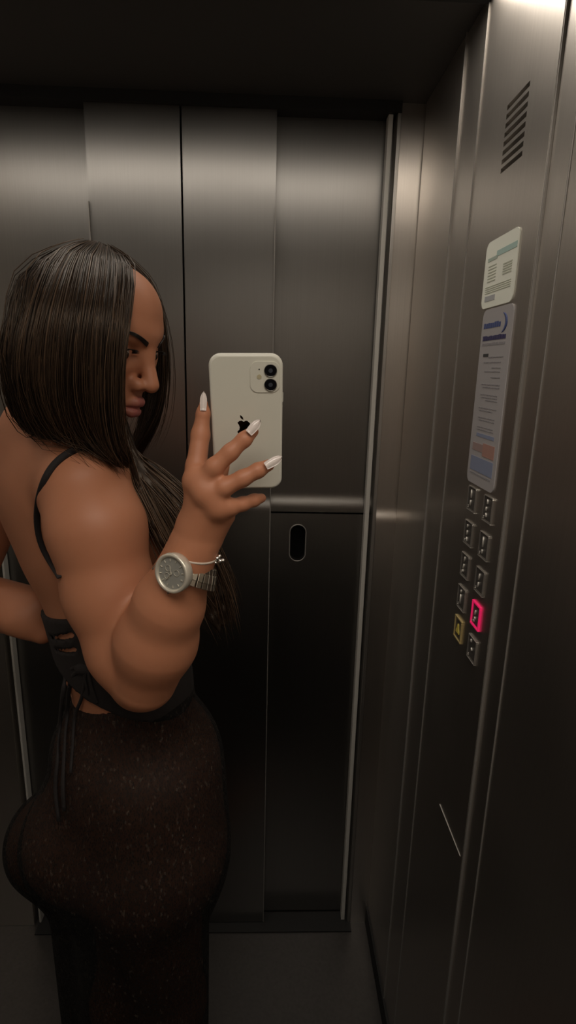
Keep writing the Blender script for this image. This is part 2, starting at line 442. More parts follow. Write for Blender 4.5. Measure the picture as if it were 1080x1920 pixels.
printing(e, w, h, rc, M_GREY, 'text_lines')
printing(e, w, h, [(.12, .45, .82, .90)], M_PALEGREY, 'stamp')
M_PAPER2 = plain('grey_lilac_card', (0.43, 0.415, 0.425), 0.45)
M_BLUE = plain('blue_ink', (0.07, 0.10, 0.26), 0.5)
M_NAVY = plain('navy_ink', (0.06, 0.055, 0.14), 0.5)
M_INK = plain('grey_ink', (0.30, 0.29, 0.31), 0.5)
M_PALEB = plain('pale_blue_block', (0.25, 0.29, 0.42), 0.5)
M_RED = plain('red_block', (0.44, 0.25, 0.21), 0.5)
e, w, h = notice('instruction_notice', ((906, 582), (962, 570), (879, 905), (931, 925)), M_PAPER2,
                 'long grey instruction card with blue crescent emblem above the button columns')
# blue crescent emblem, tapering at both ends
C = []
for k in range(15):
    a = math.radians(-62 + 124 * k / 14)
    C.append((-.0019, w / 2 - (.58 + .24 * math.cos(a)) * w, h - (.088 - .058 * math.sin(a)) * h))
v, f = tube(C, [0.0004 + 0.0036 * math.sin(math.pi * k / 14) for k in range(15)], 6, flat=0.15, nrm=(1, 0, 0))
mesh_obj('emblem', v, f, M_BLUE, e, smooth=True)
rr = random.Random(3)
def words(a0, a1, b0, b1, n, gap=.25):
    out = []; s = (a1 - a0) / n
    for k in range(n):
        out.append((a0 + k * s, a0 + (k + 1 - gap) * s, b0 + rr.random() * .2 * (b1 - b0), b1))
    return out
printing(e, w, h, words(.08, .66, .075, .105, 8), M_BLUE, 'company_line')
printing(e, w, h, words(.08, .86, .145, .172, 10, .15), M_NAVY, 'title_line')
printing(e, w, h, words(.08, .86, .185, .20, 14, .3), M_INK, 'subtitle_line')
printing(e, w, h, [(.16, .34, .245, .262)], plain('black_ink', (.05, .05, .055), .5), 'arrow_mark')
rows = []
for b, a0, a1 in ((.262, .35, .85), (.29, .2, .8), (.32, .5, .8), (.34, .25, .8), (.372, .5, .82), (.412, .2, .84), (.428, .25, .84), (.47, .2, .8), (.485, .24, .8), (.50, .4, .82), (.545, .18, .82), (.56, .22, .7), (.60, .2, .8), (.615, .25, .8), (.655, .2, .78), (.67, .2, .8)):
    rows += words(a0, a1, b, b + .006, 9, .2)
printing(e, w, h, rows, M_INK, 'text_lines')
printing(e, w, h, [(.22, .84, .695, .715)], M_PALEB, 'blue_line')
printing(e, w, h, [(.12, .50, .755, .80)], plain('dull_red_block', (.36, .26, .25), .5), 'red_patch')
printing(e, w, h, [(.50, .90, .745, .82)], M_RED, 'red_block')
printing(e, w, h, [(.10, .90, .835, .92)], M_PALEB, 'blue_block')
printing(e, w, h, words(.12, .88, .932, .942, 9, .2), M_INK, 'footer')

# ------------------------------------------------------------------ implicit surfaces
class Cone:                                   # round cone / capsule
    def __init__(s, a, b, r1, r2): s.a = np.array(a, float); s.b = np.array(b, float); s.r1, s.r2 = r1, r2
    def d(s, p):
        ba = s.b - s.a; pa = p - s.a
        h = np.clip(pa @ ba / max(ba @ ba, 1e-12), 0, 1)
        return np.linalg.norm(pa - h[:, None] * ba, axis=1) - (s.r1 + (s.r2 - s.r1) * h)
class Ell:
    def __init__(s, c, r, R=np.eye(3)): s.c = np.array(c, float); s.r = np.array(r, float); s.R = np.array(R)   # rows of R = axes
    def d(s, p):
        q = (p - s.c) @ s.R.T
        k0 = np.linalg.norm(q / s.r, axis=1); k1 = np.linalg.norm(q / s.r ** 2, axis=1)
        return k0 * (k0 - 1.0) / np.maximum(k1, 1e-9)
class Plane:
    def __init__(s, n, o): s.n = np.array(n, float); s.n /= np.linalg.norm(s.n); s.o = float(np.dot(s.n, o))
    def d(s, p): return p @ s.n - s.o
class Fn:
    def __init__(s, f): s.f = f
    def d(s, p): return s.f(p)
def fold(prims, p, subset=None):
    t = np.full(len(p), 1e3)
    for i, (op, pr, k) in enumerate(prims):
        if subset is not None and not subset[i]: continue
        d = pr.d(p)
        if op == 'u':
            if k <= 0: t = np.minimum(t, d)
            else:
                h = np.clip(0.5 + 0.5 * (t - d) / k, 0, 1); t = t * (1 - h) + d * h - k * h * (1 - h)
        elif op == 's':
            d = -d
            if k <= 0: t = np.maximum(t, d)
            else:
                h = np.clip(0.5 - 0.5 * (t - d) / k, 0, 1); t = t * (1 - h) + d * h + k * h * (1 - h)
        elif op == 'i':
            t = np.maximum(t, d)
    return t
def mesh_sdf(prims, lo, hi, h, nb=8):
    lo = np.array(lo, float); hi = np.array(hi, float); bs = nb * h
    nblk = np.ceil((hi - lo) / bs).astype(int)
    gi = np.stack(np.meshgrid(*[np.arange(n) for n in nblk], indexing='ij'), -1).reshape(-1, 3)
    cen = lo + (gi + 0.5) * bs; R = bs * math.sqrt(3) / 2
    dall = np.stack([pr.d(cen) for _, pr, _ in prims], 1)
    tot = fold(prims, cen)
    act = np.where(np.abs(tot) < R * 1.6 + 0.004)[0]
    NX, NY, NZ = (nblk * nb).tolist()
    loc = np.stack(np.meshgrid(*[np.arange(nb + 1)] * 3, indexing='ij'), -1).reshape(-1, 3)
    ks, vs, s0s, sxs = [], [], [], []
    ops = np.array([o for o, _, _ in prims]); kk = np.array([k for _, _, k in prims])
    edges = [((0, 0, 0), (1, 0, 0)), ((0, 0, 0), (0, 1, 0)), ((0, 0, 0), (0, 0, 1)), ((1, 0, 0), (1, 1, 0)), ((1, 0, 0), (1, 0, 1)), ((0, 1, 0), (1, 1, 0)),
             ((0, 1, 0), (0, 1, 1)), ((0, 0, 1), (1, 0, 1)), ((0, 0, 1), (0, 1, 1)), ((1, 1, 0), (1, 1, 1)), ((1, 0, 1), (1, 1, 1)), ((0, 1, 1), (1, 1, 1))]
    for b in act:
        rel = (dall[b] - R < 2 * kk + 0.03) | (ops == 'i')
        if not rel[ops == 'u'].any(): continue
        p = lo + (gi[b] * nb + loc) * h
        D = fold(prims, p, rel).reshape(nb + 1, nb + 1, nb + 1)
        if D.min() > 0 or D.max() < 0: continue
        S = D < 0
        c = [S[i:nb + i, j:nb + j, k:nb + k] for i in (0, 1) for j in (0, 1) for k in (0, 1)]
        cnt = sum(x.astype(np.int8) for x in c)
        m = (cnt > 0) & (cnt < 8); I, J, K = np.where(m)
        if len(I) == 0: continue
        acc = np.zeros((len(I), 3)); n = np.zeros(len(I))
        for e0, e1 in edges:
            a = D[I + e0[0], J + e0[1], K + e0[2]]; bb = D[I + e1[0], J + e1[1], K + e1[2]]
            x = (a < 0) != (bb < 0); t = np.where(x, a / np.where(x, a - bb, 1), 0)
            q = np.array(e0) + t[:, None] * (np.array(e1) - np.array(e0))
            acc += q * x[:, None]; n += x
        g = gi[b] * nb + np.stack([I, J, K], 1)
        vs.append(lo + (g + acc / n[:, None]) * h)
        ks.append((g[:, 0].astype(np.int64) * NY + g[:, 1]) * NZ + g[:, 2])
        s0 = S[I, J, K]; s0s.append(s0)
        sxs.append(np.stack([S[I + 1, J, K] != s0, S[I, J + 1, K] != s0, S[I, J, K + 1] != s0], 1))
    key = np.concatenate(ks); V = np.concatenate(vs); s0 = np.concatenate(s0s); sx = np.concatenate(sxs)
    o = np.argsort(key); key, V, s0, sx = key[o], V[o], s0[o], sx[o]
    strd = np.array([NY * NZ, NZ, 1], dtype=np.int64); quads_ = []
    for ax in range(3):
        b1, b2 = strd[(ax + 1) % 3], strd[(ax + 2) % 3]
        idx = np.where(sx[:, ax])[0]
        q = [key[idx] - b1 - b2, key[idx] - b2, key[idx], key[idx] - b1]
        ii = [np.clip(np.searchsorted(key, x), 0, len(key) - 1) for x in q]
        ok = np.all([key[i] == x for i, x in zip(ii, q)], axis=0)
        Q = np.stack(ii, 1)[ok]; fl = ~s0[idx][ok]
        Q[fl] = Q[fl][:, ::-1]; quads_.append(Q)
    Q = np.concatenate(quads_)
    for _ in range(2):                        # pull the vertices onto the surface
        e = 5e-4; d0 = fold(prims, V)
        G = np.stack([fold(prims, V + np.eye(3)[i] * e) - d0 for i in range(3)], 1) / e
        V = V - np.clip(d0, -h, h)[:, None] * G / np.maximum((G ** 2).sum(1), .25)[:, None] * 0.8
    return V, Q
def U(pr, k=0.02): return ('u', pr, k)
def chain(pts, k, first_k=None):              # (u, v, depth, radius in px)
    out = []
    for i in range(len(pts) - 1):
        a, b = pts[i], pts[i + 1]
        out.append(U(Cone(at(*a[:3]), at(*b[:3]), pxr(*a), pxr(*b)), (first_k if (i == 0 and first_k is not None) else k)))
    return out

# ------------------------------------------------------------------ the person
lat = np.array([0.65, -0.76, 0.0]); che = np.array([0.76, 0.65, 0.0])
def axes(top, bot):
    a = np.array(top) - np.array(bot); a /= np.linalg.norm(a)
    l = lat - a * lat.dot(a); l /= np.linalg.norm(l); c = np.cross(l, a)
    if c.dot(che) < 0: c = -c
    return np.array([l, c, a])
P_neck, P_rib, P_waist, P_hip = at(95, 850, .84), at(148, 1000, .84), at(249, 1280, .82), at(228, 1530, .83)
R_t = axes(P_neck, P_waist)
torso = [
    U(Ell(P_rib, (.135, .090, .185), R_t), 0.03),
    U(Ell(at(105, 905, .845), (.150, .070, .075), R_t), 0.05),
    U(Ell(at(215, 1200, .825), (.112, .082, .10), R_t), 0.05),
    U(Ell(P_waist, (.112, .080, .10), axes(P_waist, P_hip)), 0.05),
    U(Ell(at(268, 1010, .80), (.055, .060, .062), R_t), 0.025),           # bust
    U(Ell(at(250, 1010, .90), (.055, .060, .062), R_t), 0.025),
]
hips = [
    U(Ell(at(258, 1420, .83), (.155, .130, .13)[:3], np.array([lat, che, [0, 0, 1]])), 0.05),
    U(Ell(at(262, 1540, .83), (.180, .134, .16), np.array([lat, che, [0, 0, 1]])), 0.05),
    U(Ell(at(150, 1575, .80), (.088, .090, .095), np.array([lat, che, [0, 0, 1]])), 0.05),
    U(Ell(at(110, 1575, .90), (.085, .090, .095), np.array([lat, che, [0, 0, 1]])), 0.05),
]
def pt(u, v, y): return at(u, v, y)
hipL = np.array([P_hip[0] + .085 * .65, P_hip[1] - .085 * .76, P_hip[2] - .05])
hipR = np.array([P_hip[0] - .085 * .65, P_hip[1] + .085 * .76, P_hip[2] - .05])
legs = []
for hp in (hipL, hipR):
    kn = np.array([hp[0] + .03, hp[1] + .025, ZF + .50]); an = np.array([kn[0] - .02, kn[1] - .01, ZF + .10])
    toe = an + np.array([.13, .11, -.075])
    legs += [U(Cone(hp, kn, .088, .056), .03), U(Cone(kn, kn * .6 + an * .4 - [.012, .01, 0], .055, .056), .03),
             U(Cone(kn * .6 + an * .4 - [.012, .01, 0], an, .056, .036), .03), U(Cone(an - [.02, .018, .06], an, .03, .035), .02), U(Cone(an + [.01, .01, -.035], toe, .034, .024), .02)]

neck = [U(Cone(at(92, 850, .845), at(140, 715, .80), .054, .050), 0.03),
        U(Cone(at(100, 800, .835), at(165, 890, .735), .045, .040), 0.045),
        U(Cone(at(80, 815, .85), at(0, 900, .97), .045, .045), 0.045)]
# near arm: shoulder -> elbow -> wrist
arm = chain([(158, 925, .715, 78), (182, 990, .695, 86), (206, 1110, .685, 80), (238, 1215, .672, 69), (266, 1272, .662, 60)], 0.02, 0.035)
fore = chain([(272, 1272, .650, 60), (293, 1200, .632, 73), (318, 1130, .614, 62), (342, 1075, .604, 46), (361, 1030, .600, 40), (371, 990, .597, 40)], 0.018, 0.004)
# hand: the phone back lies at depth about .59
hand = []
wrist = (372, 985, .597)
for (u, v, d, r) in ((366, 905, .584, 20), (381, 912, .578, 20), (396, 932, .576, 20), (412, 955, .578, 18)):
    hand.append(U(Cone(at(*wrist), at(u, v, d), pxr(*wrist, 27), pxr(u, v, d, r)), 0.012))
hand.append(U(Cone(at(395, 1000, .600), at(424, 968, .588), pxr(395, 1000, .6, 26), pxr(424, 968, .588, 17)), 0.012))
fingers = {
 'index': [(366, 905, .585, 20), (368, 875, .592, 19.5), (376, 815, .602, 17), (381, 775, .604, 12.5), (382, 757, .604, 8)],
 'middle': [(381, 905, .577, 19.5), (402, 876, .572, 17.5), (432, 848, .572, 15.5), (458, 824, .574, 14), (474, 809, .577, 11)],
 'ring': [(396, 930, .576, 19.5), (420, 914, .570, 17.5), (455, 897, .570, 15.5), (484, 882, .572, 14), (504, 872, .575, 11)],
 'little': [(412, 955, .578, 17.5), (432, 951, .576, 15.5), (455, 945, .584, 13), (476, 938, .594, 11.5), (490, 934, .602, 9)],
 'thumb': [(372, 960, .605, 24), (385, 930, .622, 21), (410, 890, .628, 17), (432, 855, .628, 14), (442, 838, .626, 11)]}
for nm, c in fingers.items(): hand += chain(c, 0.004, 0.008)
for c in ((366, 898, .578), (382, 925, .570), (407, 950, .571)):      # knuckles
    hand.append(U(Ell(at(*c), (.010, .008, .010)), 0.010))
# far arm, hand on the waist
far = [U(Cone(at(0, 915, .965), at(-70, 1110, .97), .050, .042), 0.03), U(Cone(at(-70, 1110, .97), at(70, 1140, .915), .042, .034), 0.01),
       U(Cone(at(-70, 1150, .955), at(45, 1160, .905), .030, .027), 0.02), U(Cone(at(35, 1160, .90), at(80, 1185, .90), .026, .02), 0.02)]

# head
g_h = np.array([0.955, -0.297, 0.0]); g_h /= np.linalg.norm(g_h)
pit = math.radians(22)
gx = g_h * math.cos(pit) + np.array([0, 0, -math.sin(pit)])
gy = np.array([g_h[1], -g_h[0], 0.0])           # towards the camera side
gz = np.cross(gx, gy); gz = gz if gz[2] > 0 else -gz
RH = np.array([gx, gy, gz]); HS = 1.09
tip = at(296, 731, .715)
HC = tip - HS * (RH.T @ np.array([.119, 0, -.042]))
def hl(x, y, z): return HC + HS * (RH.T @ np.array([x, y, z]))
def hE(c, r, k=.015): return U(Ell(hl(*c), np.array(r) * HS, RH), k)
def hC(a, b, r1, r2, k=.01): return U(Cone(hl(*a), hl(*b), r1 * HS, r2 * HS), k)
head = [hE((.006, 0, -.006), (.068, .064, .061), .03), hE((.044, 0, .012), (.050, .056, .054), .03),
        hE((.030, 0, -.045), (.060, .058, .072), .03), hE((.070, 0, -.100), (.018, .020, .017), .025)]
for s in (1, -1):
    head += [hC((-.015, s * .052, -.055), (.055, s * .018, -.103), .018, .013, .025),
             hE((.058, s * .040, -.026), (.026, .022, .022), .02),
             hC((.085, s * .008, .008), (.070, s * .042, .010), .010, .009, .014),
             ('s', Ell(hl(.098, s * .030, -.014), np.array((.018, .017, .011)) * HS, RH), .012),
             hE((.0735, s * .031, -.015), (.0125, .0145, .0125), .004)]
head += [hC((.086, 0, .006), (.0935, 0, -.012), .0075, .0068, .012), hC((.0935, 0, -.012), (.1095, 0, -.0405), .0068, .0090, .009)]
for s in (1, -1):
    head += [hE((.0970, s * .0120, -.0445), (.0100, .0058, .0072), .008)]
    head += [('s', Ell(hl(.103, s * .0062, -.0535), np.array((.0055, .0030, .004)) * HS, RH), .003)]
head += [hE((.082, 0, -.066), (.0165, .024, .017), .015)]
for s in (1, -1):
    head += [hC((.1005, s * .004, -.0652), (.082, s * .023, -.0735), .0062, .003, .004)]
head_lip_lo = []
for s in (1, -1):
    head += [hC((.0985, s * .004, -.0775), (.082, s * .020, -.0755), .0070, .0032, .004)]
    head += [('s', Cone(hl(.1085, 0, -.0712), hl(.086, s * .027, -.0748), .0017 * HS, .0012 * HS), .002)]
for s in (1, -1): head += [hE((-.014, s * .055, -.012), (.016, .006, .026), .008)]

body = torso + hips + legs + neck + far + head + arm + fore + hand
body_fine = body + [('i', Plane((0, 0, -1), (0, 0, -.70)), 0)]
body_low = body + [('i', Plane((0, 0, 1), (0, 0, -.69)), 0)]
Vf, Qf = mesh_sdf(body_fine, (-.72, .50, -.76), (.02, 1.08, .28), 0.0022)
Vl, Ql = mesh_sdf(torso + hips + legs + [('i', Plane((0, 0, 1), (0, 0, -.69)), 0)], (-.62, .55, ZF), (.15, 1.2, -.66), 0.007)
V = np.vstack([Vf, Vl]); Q = np.vstack([Qf, Ql + len(Vf)])
print('BODY verts', len(V))

# skin
def skin_mat():
    m, nt, p = newmat('tanned_skin')
    at_ = nt.nodes.new('ShaderNodeAttribute'); at_.attribute_name = 'lip'
    tc = nt.nodes.new('ShaderNodeTexCoord'); n = nt.nodes.new('ShaderNodeTexNoise'); n.inputs['Scale'].default_value = 14; n.inputs['Detail'].default_value = 5
    nt.links.new(tc.outputs['Object'], n.inputs['Vector'])
    a = nt.nodes.new('ShaderNodeMix'); a.data_type = 'RGBA'
    a.inputs['A'].default_value = (0.43, 0.175, 0.092, 1); a.inputs['B'].default_value = (0.485, 0.205, 0.110, 1)
    nt.links.new(n.outputs['Fac'], a.inputs['Factor'])
    b = nt.nodes.new('ShaderNodeMix'); b.data_type = 'RGBA'; b.inputs['B'].default_value = (0.33, 0.10, 0.085, 1)
    nt.links.new(at_.outputs['Fac'], b.inputs['Factor']); nt.links.new(a.outputs['Result'], b.inputs['A'])
    nt.links.new(b.outputs['Result'], p.inputs['Base Color'])
    p.inputs['Roughness'].default_value = 0.53; p.inputs['Specular IOR Level'].default_value = 0.5
    p.inputs['Subsurface Weight'].default_value = 0.12; p.inputs['Subsurface Radius'].default_value = (1, .35, .2); p.inputs['Subsurface Scale'].default_value = 0.006
    return m
M_SKIN = skin_mat()
root = empty('person', (float(P_hip[0]), float(P_hip[1]), ZF))
tag(root, 'woman with long dark hair in a black backless top and skirt, raising a phone', 'person')
ro = np.array(root.location)
def pobj(name, V, Fc, mat, parent=None, smooth=True):
    par = parent or root
    return mesh_obj(name, np.asarray(V) - ro, Fc, mat, par, smooth)
bo = pobj('body', V, Q, M_SKIN)
lipd = np.full(len(V), 1.0)
ls = []
for s in (1, -1):
    ls += [Cone(hl(.1005, s * .003, -.0655), hl(.082, s * .021, -.0735), .0062 * HS, .0034 * HS), Cone(hl(.0985, s * .003, -.0777), hl(.082, s * .018, -.0755), .0072 * HS, .0034 * HS)]
dl = np.min([c.d(V) for c in ls], axis=0)
lip = np.clip(1 - (dl - .0003) / .0016, 0, 1)
att = bo.data.attributes.new('lip', 'FLOAT', 'POINT'); att.data.foreach_set('value', lip.astype(np.float32))
bvh = BVHTree.FromPolygons([tuple(x) for x in V.tolist()], Q.tolist())
def cast(u, v, tree=None, off=0.002, fallback=.8):
    d = Vector(ray(u, v)).normalized()
    p, n, i, t = (tree or bvh).ray_cast(Vector((0, 0, 0)), d)
    if p is None: return at(u, v, fallback)
    return np.array(p) - np.array(d) * off

# eyes, brows, lashes
M_EYE = plain('eye_white', (0.40, 0.35, 0.31), 0.25)
M_IRIS = plain('brown_iris', (0.03, 0.015, 0.008), 0.1)
M_HAIRDK = plain('dark_brow_hair', (0.012, 0.008, 0.006), 0.6)
def uvsphere(c, r, nu=20, nv=12):
    bm = bmesh.new(); bmesh.ops.create_uvsphere(bm, u_segments=nu, v_segments=nv, radius=r)
    for v_ in bm.verts: v_.co += Vector(c)
    return bm
for s in (1, -1):
    ec = hl(.0795, s * .031, -.0155)
    ey = bm_obj('eye', uvsphere(ec - ro, .0098 * HS), M_EYE, root, True)
    look = RH.T @ np.array([.92, s * .12, -.05]); look /= np.linalg.norm(look)
    ic = ec + look * .0058 * HS
    bm_obj('iris', uvsphere(ic - ro, .0051 * HS), M_IRIS, ey, True)
    L = []
    for k in range(46):
        t = k / 45; y = s * (.012 + .036 * t); z = .001 + .008 * math.sin(t * 2.2) - .006 * max(0, t - .75) * 4
        for j in range(4):
            zz = z + (j - 1.5) * .0014 * (1 - .75 * t)
            o_ = hl(.14, y, zz); dirv = Vector(-(RH.T @ np.array([1, 0, 0]))).normalized()
            p_, n_, i_, t_ = bvh.ray_cast(Vector(o_), dirv)
            if p_ is None: continue
            p0 = np.array(p_) - np.array(dirv) * .0004
            p1 = p0 + RH.T @ np.array([-.0005, s * .0055, .0022 - .003 * t])
            L.append(tube([p0, (p0 + p1) / 2 + np.array(n_) * .0006, p1], [.0007, .0006, .0002], 4))
    v_, f_ = join_tubes(L); pobj('eyebrow', v_, f_, M_HAIRDK)
    L = []
    for k in range(22):
        t = k / 21; a = math.pi * (.08 + .84 * t)
        p0 = hl(.0850 + .0035 * math.sin(a), s * .031 - .0125 * math.cos(a), -.0150 + .0068 * math.sin(a))
        p1 = p0 + HS * (RH.T @ np.array([.0065, -.004 * math.cos(a), .002]))
        L.append(tube([p0, (p0 + p1) / 2, p1], [.0006, .0004, .0001], 4))
    v_, f_ = join_tubes(L); pobj('eyelashes', v_, f_, M_HAIRDK)

# finger nails: long almond nails
M_NAIL = plain('white_nail', (0.72, 0.64, 0.60), 0.25, coat=0.4)
def nail(a, b, w, lift):
    a, b = np.array(a), np.array(b); ax = b - a; Ln = np.linalg.norm(ax); ax /= Ln
    view = -(a + b) / 2; nrm = view - ax * view.dot(ax); nrm /= np.linalg.norm(nrm); sd = np.cross(ax, nrm)
    rowsN, colsN = 9, 7; Vv = []
    for layer in (0, 1):
        for i in range(rowsN):
            t = i / (rowsN - 1); ww = w * (0.85 + .3 * math.sin(min(t, .5) * math.pi) * .5) * (1 - max(0, t - .55) ** 2 * 4.2)
            for j in range(colsN):
                x = (j / (colsN - 1) - .5) * 2
                Vv.append(a + ax * Ln * t + sd * ww * x + nrm * (lift + .0022 * (1 - x * x) - .0012 * t * t - layer * .0007))
    Fn_ = []; n = rowsN * colsN
    for i in range(rowsN - 1):
        for j in range(colsN - 1):
            q = (i * colsN + j, i * colsN + j + 1, (i + 1) * colsN + j + 1, (i + 1) * colsN + j)
            Fn_.append(q); Fn_.append(tuple(n + k for k in q[::-1]))
    rim = [j for j in range(colsN)] + [i * colsN + colsN - 1 for i in range(1, rowsN)] + [(rowsN - 1) * colsN + j for j in range(colsN - 2, -1, -1)] + [i * colsN for i in range(rowsN - 2, 0, -1)]
    for k in range(len(rim)):
        p, q = rim[k], rim[(k + 1) % len(rim)]; Fn_.append((p, q, q + n, p + n))
    return Vv, Fn_
for (a, b, w, lf) in (((466, 812, .5675), (488, 787, .570), .0046, .0010), ((498, 874, .5650), (529, 856, .567), .0046, .0010),
                      ((381, 770, .598), (382, 734, .601), .0036, .0010)):
    v_, f_ = nail(at(*a), at(*b), w, lf); no = pobj('fingernail', v_, f_, M_NAIL)

# ------------------------------------------------------------------ hair
def hair_mat(name, c0, c1, rough=0.42):
    m, nt, p = newmat(name)
    g = nt.nodes.new('ShaderNodeAttribute'); g.attribute_name = 'tone'
    mx = nt.nodes.new('ShaderNodeMix'); mx.data_type = 'RGBA'; mx.inputs['A'].default_value = (*c0, 1); mx.inputs['B'].default_value = (*c1, 1)
    nt.links.new(g.outputs['Fac'], mx.inputs['Factor']); nt.links.new(mx.outputs['Result'], p.inputs['Base Color'])
    p.inputs['Roughness'].default_value = rough; p.inputs['Specular IOR Level'].default_value = 0.45; p.inputs['Specular Tint'].default_value = (1.0, 0.84, 0.70, 1)
    return m
M_HAIR = hair_mat('brown_hair', (0.010, 0.0065, 0.005), (0.125, 0.074, 0.043))
# near curtain: control grid, rows s (rear -> face edge), each a polyline of (u, v, depth)
GRID = [
 [(150,456,.775),(92,484,.770),(44,552,.745),(10,640,.725),(8,720,.725),(40,798,.745),(120,838,.75),(200,862,.72)],
 [(160,455,.77),(105,475,.725),(65,550,.675),(42,645,.652),(45,730,.668),(85,805,.70),(150,843,.715),(215,866,.705)],
 [(172,455,.765),(138,482,.70),(112,560,.645),(98,650,.632),(100,740,.650),(130,810,.680),(180,848,.695),(225,868,.70)],
 [(186,457,.76),(172,490,.695),(158,570,.640),(148,660,.632),(150,745,.650),(170,810,.68),(202,850,.685),(232,870,.70)],
 [(206,468,.755),(210,505,.69),(203,580,.640),(196,665,.635),(196,755,.650),(205,815,.672),(222,852,.685),(238,872,.70)],
 [(224,486,.75),(242,525,.70),(242,590,.665),(230,662,.652),(224,745,.655),(228,812,.675),(236,850,.69),(243,875,.705)]]
FAR = [
 [(208, 468, .775), (245, 498, .785), (284, 545, .80), (304, 620, .805), (308, 700, .81), (298, 775, .82), (262, 840, .83)],
 [(200, 463, .785), (238, 490, .81), (284, 545, .835), (303, 625, .84), (306, 700, .845), (290, 790, .85), (255, 860, .85)],
 [(180, 456, .80), (205, 478, .85), (240, 540, .88), (265, 630, .88), (272, 720, .88), (262, 800, .88), (240, 860, .87)]]
LOCK = [
 [(222, 790, .775), (248, 860, .765), (300, 915, .745), (345, 965, .735), (385, 1040, .725), (412, 1110, .715), (424, 1172, .71)],
 [(215, 790, .785), (240, 850, .78), (295, 890, .765), (345, 945, .755), (380, 1025, .745), (405, 1090, .735), (418, 1150, .73)],
 [(208, 800, .770), (235, 870, .755), (265, 930, .735), (298, 1000, .725), (335, 1065, .72), (378, 1130, .712), (412, 1185, .705)]]
def interp(grid, s, n):
    rows_ = np.array([[at(*p) for p in r] for r in grid]); m = len(grid) - 1
    x = s * m; i = min(int(x), m - 1); t = x - i
    col_ = rows_[i] * (1 - t) + rows_[i + 1] * t
    if m >= 3:                                 # smooth across rows
        rr_ = catmull(rows_.reshape(len(grid), -1), 41).reshape(41, -1, 3)
        y = s * 40; j = min(int(y), 39); tt = y - j; col_ = rr_[j] * (1 - tt) + rr_[j + 1] * tt
    return catmull(col_, n)
body_near = head + neck + torso + arm + far
def push_out(P, c, prims=None):
    P = P.copy()
    for _ in range(3):
        d = fold(body_near, P); e = 1e-3
        G = np.stack([fold(body_near, P + np.eye(3)[i] * e) - d for i in range(3)], 1) / e
        G /= np.linalg.norm(G, axis=1)[:, None] + 1e-9
        P += G * np.maximum(0, c - d)[:, None]
    return P
_cache = {}
def strands(grid, n, npts, jit, inward, r, tone, hc, flare=1.0, mat=M_HAIR, end=(0.9, 1.05)):
    key = id(grid)
    if key not in _cache: _cache[key] = push_out(np.array([interp(grid, s, 24) for s in np.linspace(0, 1, 49)]).reshape(-1, 3), inward + .003).reshape(49, 24, 3)
    T = _cache[key]; out = []; tones = []
    for _ in range(n):
        s = rng.random(); y = s * 48; j = min(int(y), 47); t = y - j
        base = T[j] * (1 - t) + T[j + 1] * t
        L = rng.uniform(*end); xs = np.linspace(0, min(1.0, L), npts) * 23
        ii = np.minimum(xs.astype(int), 22); tt = (xs - ii)[:, None]
        p = base[ii] * (1 - tt) + base[ii + 1] * tt
        k = np.linspace(0, 1, npts)[:, None]
        inw = inward * rng.random() ** 1.3
        p = p + (hc - p) / (np.linalg.norm(hc - p, axis=1)[:, None]) * inw
        off = rng.normal(0, jit, 3); off2 = rng.normal(0, jit, 3); ph = rng.random() * 6.28
        p = p + off * (0.35 + flare * k) + off2 * np.sin(k * 5 + ph) * 0.5 * k
        rad = r * rng.uniform(.6, 1.2) * np.interp(np.linspace(0, 1, npts), [0, .15, .7, 1], [.5, 1, .9, .15])
        v_, f_ = tube(p, rad, 4); out.append((v_, f_)); tv = np.clip(tone + rng.normal(0, .16) + (rng.random() < .08) * .45, 0, 1)
        tones.append(np.full(len(v_), tv))
    V_, F_ = join_tubes(out)
    return V_, F_, np.concatenate(tones)
hc_near = HC + np.array([0, .02, -.03])
sets = [strands(GRID, 260, 16, .0075, .004, .0006, .22, hc_near), strands(FAR, 120, 14, .007, .003, .0006, .15, hc_near), strands(GRID, 4200, 16, .0024, .007, .00085, .11, hc_near), strands(FAR, 900, 14, .0020, .004, .0008, .10, hc_near),
        strands(LOCK, 1500, 14, .0075, .004, .0009, .40, at(300, 1000, .85), end=(.75, 1.05))]
Vh = np.vstack([s[0] for s in sets]); Fh = []; o_ = 0; tn = np.concatenate([s[2] for s in sets])
for s in sets:
    Fh += [tuple(i + o_ for i in q) for q in s[1]]; o_ += len(s[0])
# solid under-layer of the hair: closed sheets under the strands, a soft core for the front lock
def sheet_solid(grid, ns, nt_, c, th):
    T = np.array([interp(grid, x, nt_) for x in np.linspace(0, 1, ns)]).reshape(-1, 3)
    O = push_out(T, c); O = O + (hc_near - O) / np.linalg.norm(hc_near - O, axis=1)[:, None] * .004; O = push_out(O, c)
    I = O + (hc_near - O) / np.linalg.norm(hc_near - O, axis=1)[:, None] * th
    n = ns * nt_; V_ = np.vstack([O, I]); F_ = []
    ix = lambda i, j: i * nt_ + j
    for i in range(ns - 1):
        for j in range(nt_ - 1):
            q = (ix(i, j), ix(i + 1, j), ix(i + 1, j + 1), ix(i, j + 1)); F_.append(q); F_.append(tuple(n + k for k in q[::-1]))
    rim = [ix(i, 0) for i in range(ns)] + [ix(ns - 1, j) for j in range(1, nt_)] + [ix(i, nt_ - 1) for i in range(ns - 2, -1, -1)] + [ix(0, j) for j in range(nt_ - 2, 0, -1)]
    for k in range(len(rim)):
        p, q = rim[k], rim[(k + 1) % len(rim)]; F_.append((p, p + n, q + n, q))
    return V_, F_
sh = [sheet_solid(GRID, 30, 22, .006, .004), sheet_solid(FAR, 14, 20, .004, .003)]
core = []
